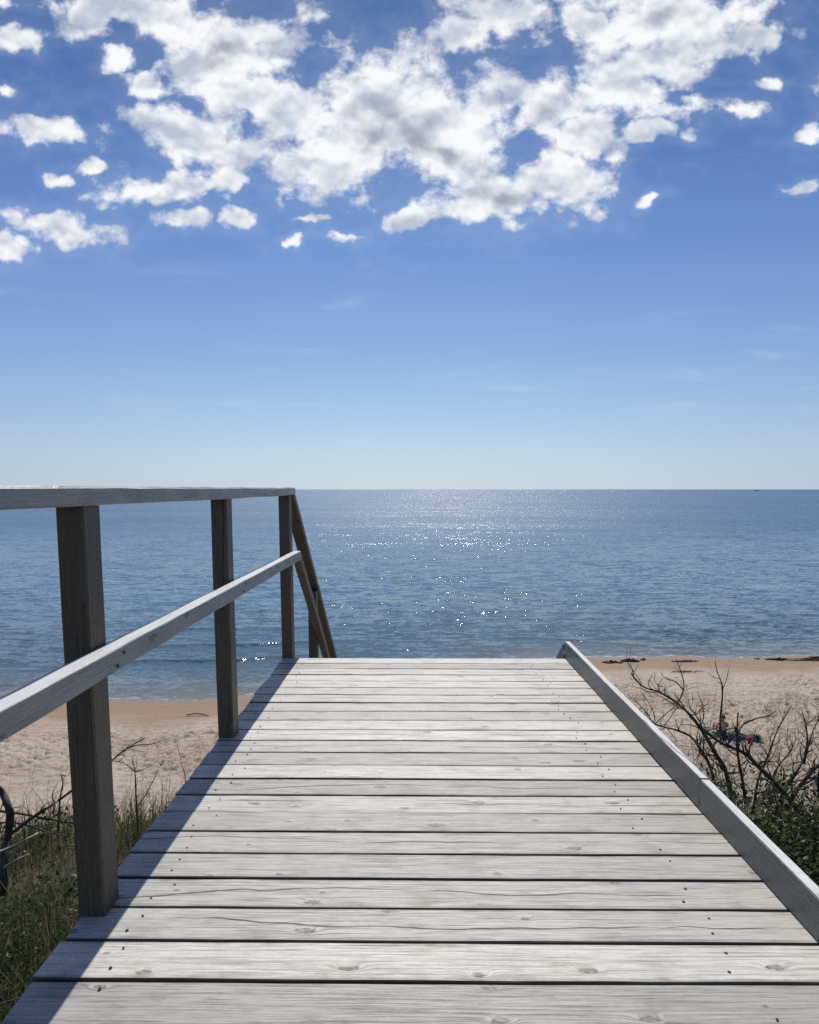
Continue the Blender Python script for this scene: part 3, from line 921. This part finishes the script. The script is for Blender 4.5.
def skinned(name, chains, mat, parent=None, sub=2):
    """chains: joints [(pos, radius, parent index)] grown with a Skin modifier and baked"""
    me = bpy.data.meshes.new(name)
    me.from_pydata([c[0] for c in chains], [(c[2], i) for i, c in enumerate(chains) if c[2] is not None], [])
    o = bpy.data.objects.new(name, me); COL.objects.link(o)
    sk = o.modifiers.new('skin', 'SKIN')
    for i, c in enumerate(chains):
        r = c[1] if isinstance(c[1], tuple) else (c[1], c[1])
        me.skin_vertices[0].data[i].radius = r
        me.skin_vertices[0].data[i].use_root = (i == 0)
    ss = o.modifiers.new('sub', 'SUBSURF'); ss.levels = sub; ss.render_levels = sub
    dg = bpy.context.evaluated_depsgraph_get()
    ev = o.evaluated_get(dg)
    nm = bpy.data.meshes.new_from_object(ev)
    bpy.data.objects.remove(o)
    nm.name = name
    return link(name, nm, mat, parent, True)

gx0, gy0 = pp.x, pp.y
Z0 = bz(gx0, gy0) + .09
def q(x, y, z): return (gx0 + x, gy0 + y, Z0 + z)
J = [  # sitting upright, knees drawn up, facing the sea and a little to the right
 (q(0, 0, .12), (.15, .12), None), (q(0, -.02, .30), (.125, .095), 0), (q(.01, -.01, .47), (.155, .105), 1), (q(.01, .02, .57), (.09, .07), 2), (q(.015, .035, .64), (.052, .052), 3),
 (q(.02, .05, .73), (.078, .092), 4), (q(.02, .06, .82), (.060, .075), 5),
 (q(-.20, .0, .53), (.052, .05), 2), (q(-.25, .12, .32), (.042, .042), 7), (q(-.13, .36, .36), (.030, .034), 8), (q(-.06, .43, .38), (.034, .02), 9),
 (q(.22, .0, .53), (.052, .05), 2), (q(.28, .10, .31), (.042, .042), 11), (q(.20, .35, .36), (.030, .034), 12), (q(.13, .43, .38), (.034, .02), 13),
 (q(-.12, .10, .10), (.10, .09), 0), (q(-.14, .44, .42), (.062, .062), 15), (q(-.13, .62, .06), (.040, .042), 16), (q(-.13, .76, .035), (.040, .026), 17),
 (q(.14, .10, .10), (.10, .09), 0), (q(.20, .44, .40), (.062, .062), 19), (q(.20, .62, .06), (.040, .042), 20), (q(.21, .76, .035), (.040, .026), 21)]
body = skinned('person', J, M['skin'])
tag(body, 'dark haired person with bare tanned back sitting on the blue towel, facing the sea', 'person')
def blob(name, c, r, mat, parent, seg=14, squash=None, noise_=.0, seed=3):
    import bmesh
    bm = bmesh.new(); bmesh.ops.create_icosphere(bm, subdivisions=3, radius=1)
    for v in bm.verts:
        k = 1 + noise_ * (float(fbm(np.array(v.co.x * 2.1 + seed), np.array(v.co.y * 2.1 + v.co.z * 3.7 + seed), seed, 3)) - .5) * 2
        v.co = Vector((v.co.x * r[0] * k, v.co.y * r[1] * k, v.co.z * r[2] * k)) + Vector(c)
        if squash is not None: v.co.z = max(v.co.z, squash)
    me = bpy.data.meshes.new(name); bm.to_mesh(me); bm.free()
    return link(name, me, mat, parent, True)
def child(o, p):
    return o
hairo = blob('hair', q(.02, .03, .80), (.092, .105, .115), M['hair'], body, noise_=.15)
sh = blob('swim_shorts', q(.0, .06, .11), (.215, .20, .125), M['shorts'], body, noise_=.08)
bag = hit(751, 744)
zb = bz(bag.x, bag.y)
bo = empty('beach_bag', (bag.x, bag.y, zb), 'small rumpled red cloth bag at the far right end of the blue towel', 'bag')
blob('bag_body', (bag.x, bag.y, zb + .20), (.19, .14, .13), M['red'], bo, squash=zb + .05, noise_=.45, seed=9)
tb = Tubes(); tb.tube([(bag.x - .12, bag.y, zb + .34), (bag.x - .07, bag.y, zb + .46), (bag.x + .05, bag.y, zb + .47), (bag.x + .12, bag.y, zb + .34)], [.012] * 4)
tb.build('strap', M['red'], bo)

# weed heaps and stones along the tide line
def heap(px, py, w, h, name, mat, label, cat, group=None, seed=1, dp=.5):
    p = hit(px, py); z = bz(p.x, p.y)
    sc = p.y / F
    parts = []
    import bmesh
    bm = bmesh.new()
    rr = random.Random(seed)
    nl = 5
    for i in range(nl):
        t_ = (i / (nl - 1) - .5)
        a = Matrix.Translation((p.x + t_ * w * sc * .9, p.y + rr.uniform(-.1, .1), z - .02))
        hh = h * .75 * sc * rr.uniform(.6, 1.0) * (1 - abs(t_) * .9)
        res = bmesh.ops.create_icosphere(bm, subdivisions=3, radius=1)
        for v in res['verts']:
            k = 1 + .75 * (float(fbm(np.array(v.co.x * 2.6 + seed * 3 + i), np.array(v.co.y * 2.6 + v.co.z * 4.1), seed, 4)) - .5) * 2
            v.co = a @ Vector((v.co.x * w * sc * .26 * k, v.co.y * w * sc * .26 * dp * k, v.co.z * hh * k))
    me = bpy.data.meshes.new(name); bm.to_mesh(me); bm.free()
    return tag(link(name, me, mat, None, False), label, cat, group)
heap(613, 663, 15, 4, 'seaweed_heap', M['weedpile'], 'thin dark strewn seaweed on the sand nearest the far end of the kerb', 'seaweed', 'seaweed washed up on the beach', 2)
heap(630, 661.5, 14, 6.5, 'seaweed_heap', M['weedpile'], 'tallest dark clump of seaweed near the water, right of the kerb end', 'seaweed', 'seaweed washed up on the beach', 3)
heap(643, 660, 5, 4, 'seaweed_heap', M['weedpile'], 'smallest dark lump of seaweed, just right of the tall clump', 'seaweed', 'seaweed washed up on the beach', 4)
heap(688, 672, 26, 2.2, 'seaweed_heap', M['weedpile'], 'flat brown smear of seaweed on the sand below the grey boulder', 'seaweed', 'seaweed washed up on the beach', 5)
heap(779, 660, 18, 5, 'seaweed_heap', M['weedpile'], 'rounded brown mound of seaweed at the water edge, left of the long bank', 'seaweed', 'seaweed washed up on the beach', 6)
heap(812, 660, 40, 6.5, 'seaweed_heap', M['weedpile'], 'long dark bank of seaweed at the water edge by the right side of the photo', 'seaweed', 'seaweed washed up on the beach', 7)
heap(757, 659, 5, 2.5, 'seaweed_heap', M['weedpile'], 'tiny brown tuft of seaweed at the water edge between boulder and mound', 'seaweed', 'seaweed washed up on the beach', 12)
heap(685, 661.5, 19, 4.0, 'boulder', M['rock'], 'low flat blue grey boulder at the edge of the water', 'boulder', None, 8)
heap(209, 671, 9, 2.6, 'sea_rock', M['rock'], 'dark rock just breaking the water beside the second railing post', 'rock', 'rocks in the shallows', 9)
heap(262, 669, 20, 2.6, 'sea_rock', M['rock'], 'long low dark rock in the shallows left of the last railing post', 'rock', 'rocks in the shallows', 10)
heap(112, 734, 7, 2.4, 'pale_stone', M['stone'], 'small whitish stone on the sand beside the nearest railing post', 'stone', None, 11)
# driftwood stick lying on the sand on the left
p0 = hit(196, 716); tb = Tubes()
tb.tube([(p0.x - .5, p0.y, p0.z + .05), (p0.x, p0.y + .1, p0.z + .1), (p0.x + .7, p0.y - .1, p0.z + .06)], [.03, .035, .02])
tag(tb.build('driftwood', M['bark']), 'dark driftwood stick lying on the sand left of the second railing post', 'driftwood')

# ship near the horizon
d_ = ray(757, 490.6); Yd = 4600.0
sp_ = EYE + d_ * (Yd / d_.y)
ship = empty('ship', (sp_.x, sp_.y, 0), 'tiny dark ship just under the horizon at the far right', 'ship')
def hull(name, L, W, z0, z1, x0, mat, taper=.35):
    vs = []; sec = [(-.5, .7), (-.3, 1), (.2, 1), (.4, .6), (.5, .05)]
    for sx_, w in sec:
        for z, tt in ((z0, .8), (z1, 1)):
            X = sp_.x + x0 + sx_ * L * (1 if z == z1 else .94)
            vs += [(X, sp_.y - W / 2 * w * tt, z), (X, sp_.y + W / 2 * w * tt, z)]
    fs = []
    for i in range(4):
        a = i * 4; b_ = a + 4
        fs += [(a, b_, b_ + 2, a + 2), (a + 1, a + 3, b_ + 3, b_ + 1), (a + 2, b_ + 2, b_ + 3, a + 3), (a, a + 1, b_ + 1, b_)]
    fs += [(0, 2, 3, 1), (16, 17, 19, 18)]
    me = bpy.data.meshes.new(name); me.from_pydata(vs, [], fs)
    return link(name, me, mat, ship)
hull('hull', 34, 8, -1, 3.4, 0, M['hullw'])
hull('wheelhouse', 9, 6, 3.42, 8.5, -6, M['hullw'])
tb = Tubes(); tb.tube([(sp_.x - 5, sp_.y, 8.5), (sp_.x - 5, sp_.y, 14)], [.35, .2]); tb.build('mast', M['hullw'], ship)

# =================================================================== LIGHT AND SKY
SUN_EL = math.radians(47); SUN_AZ = math.radians(0.9)     # azimuth measured from +Y towards +X
sd_ = bpy.data.lights.new('sun', 'SUN'); so_ = bpy.data.objects.new('sun', sd_); COL.objects.link(so_)
sd_.energy = 4.4; sd_.angle = math.radians(.53); sd_.color = (1.0, .955, .89)
dirv = Vector((math.sin(SUN_AZ) * math.cos(SUN_EL), math.cos(SUN_AZ) * math.cos(SUN_EL), math.sin(SUN_EL)))
so_.rotation_euler = dirv.to_track_quat('Z', 'Y').to_euler()

world = bpy.data.worlds.new('World'); scene.world = world; world.use_nodes = True
t = NT(world.node_tree)
bg = world.node_tree.nodes['Background']
sky = t.new('ShaderNodeTexSky', sky_type='NISHITA')
sky.sun_disc = False; sky.sun_elevation = SUN_EL; sky.sun_rotation = SUN_AZ
sky.altitude = 10; sky.air_density = 1.0; sky.dust_density = .5; sky.ozone_density = 3.0
gen = t.new('ShaderNodeTexCoord').outputs['Generated']
s = t.sep(gen)
yf = t.math('MAXIMUM', s[1], .08)
u = t.math('DIVIDE', s[0], yf); v = t.math('DIVIDE', s[2], yf)
uv = t.xyz(u, v, 0)
BL = [ (455, 128, 85, 50, 0), (360, 140, 95, 50, 0), # px, py, rx, ry, rotation in degrees
 (375, 115, 88, 72, 0), (318, 150, 70, 48, 0), (300, 110, 44, 44, 0), (430, 150, 70, 48, 0), (540, 108, 72, 42, 0), (590, 135, 42, 26, 0),
 (500, 195, 80, 27, 6), (565, 172, 52, 30, 10), (412, 222, 24, 9, 10), (470, 210, 44, 15, 6),
 (668, 20, 108, 48, 0), (650, 66, 66, 24, 0), (625, 95, 52, 24, 0), (690, 108, 58, 13, 4), (754, 42, 30, 13, 0), (600, 14, 50, 26, 0),
 (228, 52, 70, 62, 0), (175, 22, 66, 34, 0), (90, 10, 52, 22, 0), (215, 100, 36, 26, -20), (262, 95, 34, 26, 0),
 (142, 88, 34, 17, -25), (190, 142, 50, 30, -10), (158, 184, 62, 17, -4), (240, 152, 36, 24, 0), (225, 178, 40, 14, 0),
 (180, 219, 28, 11, 0), (62, 223, 62, 17, -8), (238, 220, 20, 9, 0), (60, 133, 46, 12, -5), (15, 40, 34, 14, 10), (0, 92, 14, 10, 0),
 (318, 215, 17, 7, 0), (342, 233, 20, 8, 0), (298, 236, 12, 6, 0), (508, 18, 56, 30, 0), (475, 45, 26, 18, 0), (535, 45, 24, 16, 0),
 (774, 88, 19, 9, 0), (806, 138, 22, 8, 0), (804, 192, 13, 7, 20), (648, 197, 18, 8, 0), (735, 110, 30, 10, 0), (622, 150, 22, 12, 0), (655, 130, 36, 10, 0),
 (95, 165, 22, 8, 0), (60, 176, 14, 6, 0), (-20, 240, 40, 18, 0), (10, 8, 20, 10, 0), (110, 60, 22, 12, 20),
 # beyond the frame
 (300, -80, 190, 60, 0), (620, -90, 160, 60, 0), (60, -70, 120, 40, 0), (-120, 130, 70, 30, 0), (930, 80, 70, 30, 0), (-160, 20, 110, 40, 0), (980, -40, 110, 50, 0)]
warp = t.noise(uv, 6.5, 5, .62)
wn_ = t.new('ShaderNodeTexNoise'); t.l.new(uv, wn_.inputs['Vector']); wn_.inputs['Scale'].default_value = 9; wn_.inputs['Detail'].default_value = 4
wv = t.vm('MULTIPLY', t.vm('SUBTRACT', wn_.outputs['Color'], (.5, .5, .5)), (.10, .075, 0))
wn2 = t.new('ShaderNodeTexNoise'); t.l.new(uv, wn2.inputs['Vector']); wn2.inputs['Scale'].default_value = 34; wn2.inputs['Detail'].default_value = 4
wv = t.vm('ADD', wv, t.vm('MULTIPLY', t.vm('SUBTRACT', wn2.outputs['Color'], (.5, .5, .5)), (.028, .020, 0)))
uvw = t.vm('ADD', uv, wv)
D = None
for px, py, rx_, ry_, rot in BL:
    c0 = ray(px, py); cu, cv = c0.x / c0.y, c0.z / c0.y
    c1 = ray(px + rx_, py); c2 = ray(px, py - ry_)
    ru = abs(c1.x / c1.y - cu); rv = abs(c2.z / c2.y - cv)
    mp = t.new('ShaderNodeMapping', vector_type='TEXTURE')
    t.l.new(uvw, mp.inputs['Vector'])
    mp.inputs['Location'].default_value = (cu, cv, 0)
    mp.inputs['Rotation'].default_value = (0, 0, math.radians(rot))
    mp.inputs['Scale'].default_value = (ru * 1.12, rv * 1.12, 1)
    L_ = t.vm('LENGTH', mp.outputs[0])
    if D is None: D = L_
    else:
        D = t.math('SMOOTH_MIN', D, L_, .12)
# billow noise
nc = t.vm('MULTIPLY', t.vm('ADD', uv, t.vm('MULTIPLY', wv, (.3, .3, 0))), (1, 1.25, 1))
def puff(vec, sc, det=3.0):
    n = t.new('ShaderNodeTexVoronoi', voronoi_dimensions='2D', feature='SMOOTH_F1')
    t.l.new(vec, n.inputs['Vector']); n.inputs['Scale'].default_value = sc
    n.inputs['Detail'].default_value = det; n.inputs['Roughness'].default_value = .55; n.inputs['Lacunarity'].default_value = 2.1
    n.inputs['Smoothness'].default_value = .35
    n.normalize = True
    return n.outputs['Distance']
sh_ = t.vm('ADD', nc, (-.002, .012, 0))
b1 = t.noise(nc, 9.5, 11, .61)
b1s = b1
b2 = t.math('SUBTRACT', 1.0, puff(nc, 16)); b2s = t.math('SUBTRACT', 1.0, puff(sh_, 16))
core_ = t.math('SUBTRACT', 1.0, D)
band = t.ramp(t.math('ADD', v, t.math('MULTIPLY', t.math('SUBTRACT', t.noise(uv, 2.5, 3), .5), .25)), .37, .56, -1.5, -.42)
core_ = t.math('MAXIMUM', t.math('MULTIPLY', core_, .95), band)
dens = t.math('ADD', core_, t.math('MULTIPLY', t.math('SUBTRACT', b1, .5), 3.0))
dens = t.math('ADD', dens, t.math('MULTIPLY', t.math('SUBTRACT', b2, .72), 1.3))
dens = t.math('SUBTRACT', dens, .12)
alpha = t.ramp(dens, -.24, .40)
veil = t.math('MULTIPLY', t.ramp(dens, -1.2, .10), .09)
alpha = t.math('MAXIMUM', alpha, veil)
alpha = t.math('MULTIPLY', alpha, t.ramp(s[1], .05, .2))
c1 = t.noise(nc, 9, 3, .5); c1s = t.noise(t.vm('ADD', nc, (-.006, .030, 0)), 9, 3, .5)
lit = t.math('ADD', t.math('MULTIPLY', t.math('SUBTRACT', c1, c1s), 4.4), t.math('MULTIPLY', t.math('SUBTRACT', b2, b2s), 1.8))
lit = t.math('ADD', lit, .70, clamp=True)
GP = None
for px, py, rx_, ry_ in ((392, 128, 62, 30), (655, 8, 95, 26), (425, 150, 60, 20), (560, 120, 60, 22), (225, 50, 50, 30), (510, 195, 60, 12)):
    c0 = ray(px, py); cu, cv = c0.x / c0.y, c0.z / c0.y
    c1_ = ray(px + rx_, py); c2 = ray(px, py - ry_)
    mp = t.new('ShaderNodeMapping', vector_type='TEXTURE'); t.l.new(uvw, mp.inputs['Vector'])
    mp.inputs['Location'].default_value = (cu, cv, 0)
    mp.inputs['Scale'].default_value = (abs(c1_.x / c1_.y - cu), abs(c2.z / c2.y - cv), 1)
    L_ = t.vm('LENGTH', mp.outputs[0])
    GP = L_ if GP is None else t.math('SMOOTH_MIN', GP, L_, .2)
thick = t.math('MULTIPLY', t.ramp(dens, .3, 1.0), t.ramp(t.math('ADD', GP, t.math('MULTIPLY', t.math('SUBTRACT', c1, .5), 2.2)), .2, 1.25, 1, 0))
CG = 1.75
white = (9.0 * CG, 9.1 * CG, 9.3 * CG); grey = (4.6 * CG, 5.2 * CG, 6.3 * CG); dgrey = (3.0 * CG, 3.3 * CG, 4.1 * CG)
cc = t.mix(lit, grey, white)
cc = t.mix(t.math('MULTIPLY', thick, t.ramp(lit, .3, 1.0, .85, .45)), cc, dgrey)
# blue of the sky: a touch deeper than the clear-air model, as the phone recorded it
skyc = t.mix(1.0, sky.outputs[0], (.80, .95, 1.12), 'MULTIPLY')
STR = .06
cr = t.new('ShaderNodeValToRGB'); cr.color_ramp.interpolation = 'EASE'
stops = [(-.02, (.56, .68, .78)), (.0, (.57, .69, .79)), (.05, (.52, .67, .82)), (.12, (.385, .565, .82)), (.20, (.265, .445, .765)), (.33, (.150, .305, .655)), (.45, (.082, .200, .50)), (.60, (.038, .115, .33)), (.95, (.028, .060, .15))]
els = cr.color_ramp.elements
cr.color_ramp.interpolation = 'LINEAR'
for i, (p_, c_) in enumerate(stops):
    p_ = (p_ + .02) / .97 * .999
    e = els[i] if i < 2 else els.new(p_)
    e.position = p_; e.color = (*c_, 1)
t.l.new(t.ramp(s[2], -.02, .95, 0, 1, False), cr.inputs[0])
grad = t.vm('SCALE', cr.outputs[0]); grad.node.inputs['Scale'].default_value = 1 / STR
skyc = t.mix(.85, skyc, grad)
# brighter air under the sun, and thin cirrus streaks low over the sea
glow = t.math('EXPONENT', t.math('MULTIPLY', t.math('POWER', t.math('ADD', u, .02), 2.0), -3.2))
glow = t.math('MULTIPLY_ADD', t.math('MULTIPLY', glow, t.ramp(s[1], .1, .4)), .20, .86)
skyc = t.vm('MULTIPLY', skyc, t.xyz(glow, glow, t.math('MULTIPLY_ADD', glow, .6, .4)))
ci = t.noise(t.xyz(t.math('MULTIPLY', u, 3.5), t.math('MULTIPLY', v, 26), 2.0), 1, 5, .6, .4)
ci = t.math('MULTIPLY', t.ramp(ci, .55, .78, 0, .22), t.math('MULTIPLY', t.ramp(v, .03, .1), t.ramp(v, .16, .42, 1, .25)))
skyc = t.mix(ci, skyc, (.75 / STR, .82 / STR, .90 / STR))
final = t.mix(alpha, skyc, cc)
# unseen scattered cloud behind the viewer, added to make the shadows less blue
rest = t.math('MULTIPLY', t.ramp(t.noise(gen, 3.5, 5, .6), .50, .62), t.math('MULTIPLY', t.ramp(s[1], .02, -.25), t.ramp(s[2], .05, .25)))
final = t.mix(t.math('MULTIPLY', rest, .8), final, (.42 / STR, .45 / STR, .50 / STR))
t.l.new(final, bg.inputs['Color'])
bg.inputs['Strength'].default_value = STR
world.cycles.sampling_method = 'MANUAL'; world.cycles.sample_map_resolution = 512

# =================================================================== RENDER SETTINGS
scene.render.engine = 'CYCLES'
scene.view_settings.view_transform = 'Standard'
scene.view_settings.look = 'None'
scene.view_settings.gamma = 1.0
scene.view_settings.exposure = 0.0
scene.view_settings.use_curve_mapping = False
scene.cycles.use_denoising = False
scene.cycles.max_bounces = 6
scene.cycles.diffuse_bounces = 3
scene.cycles.sample_clamp_indirect = 6
scene.render.resolution_x = 819; scene.render.resolution_y = 1024
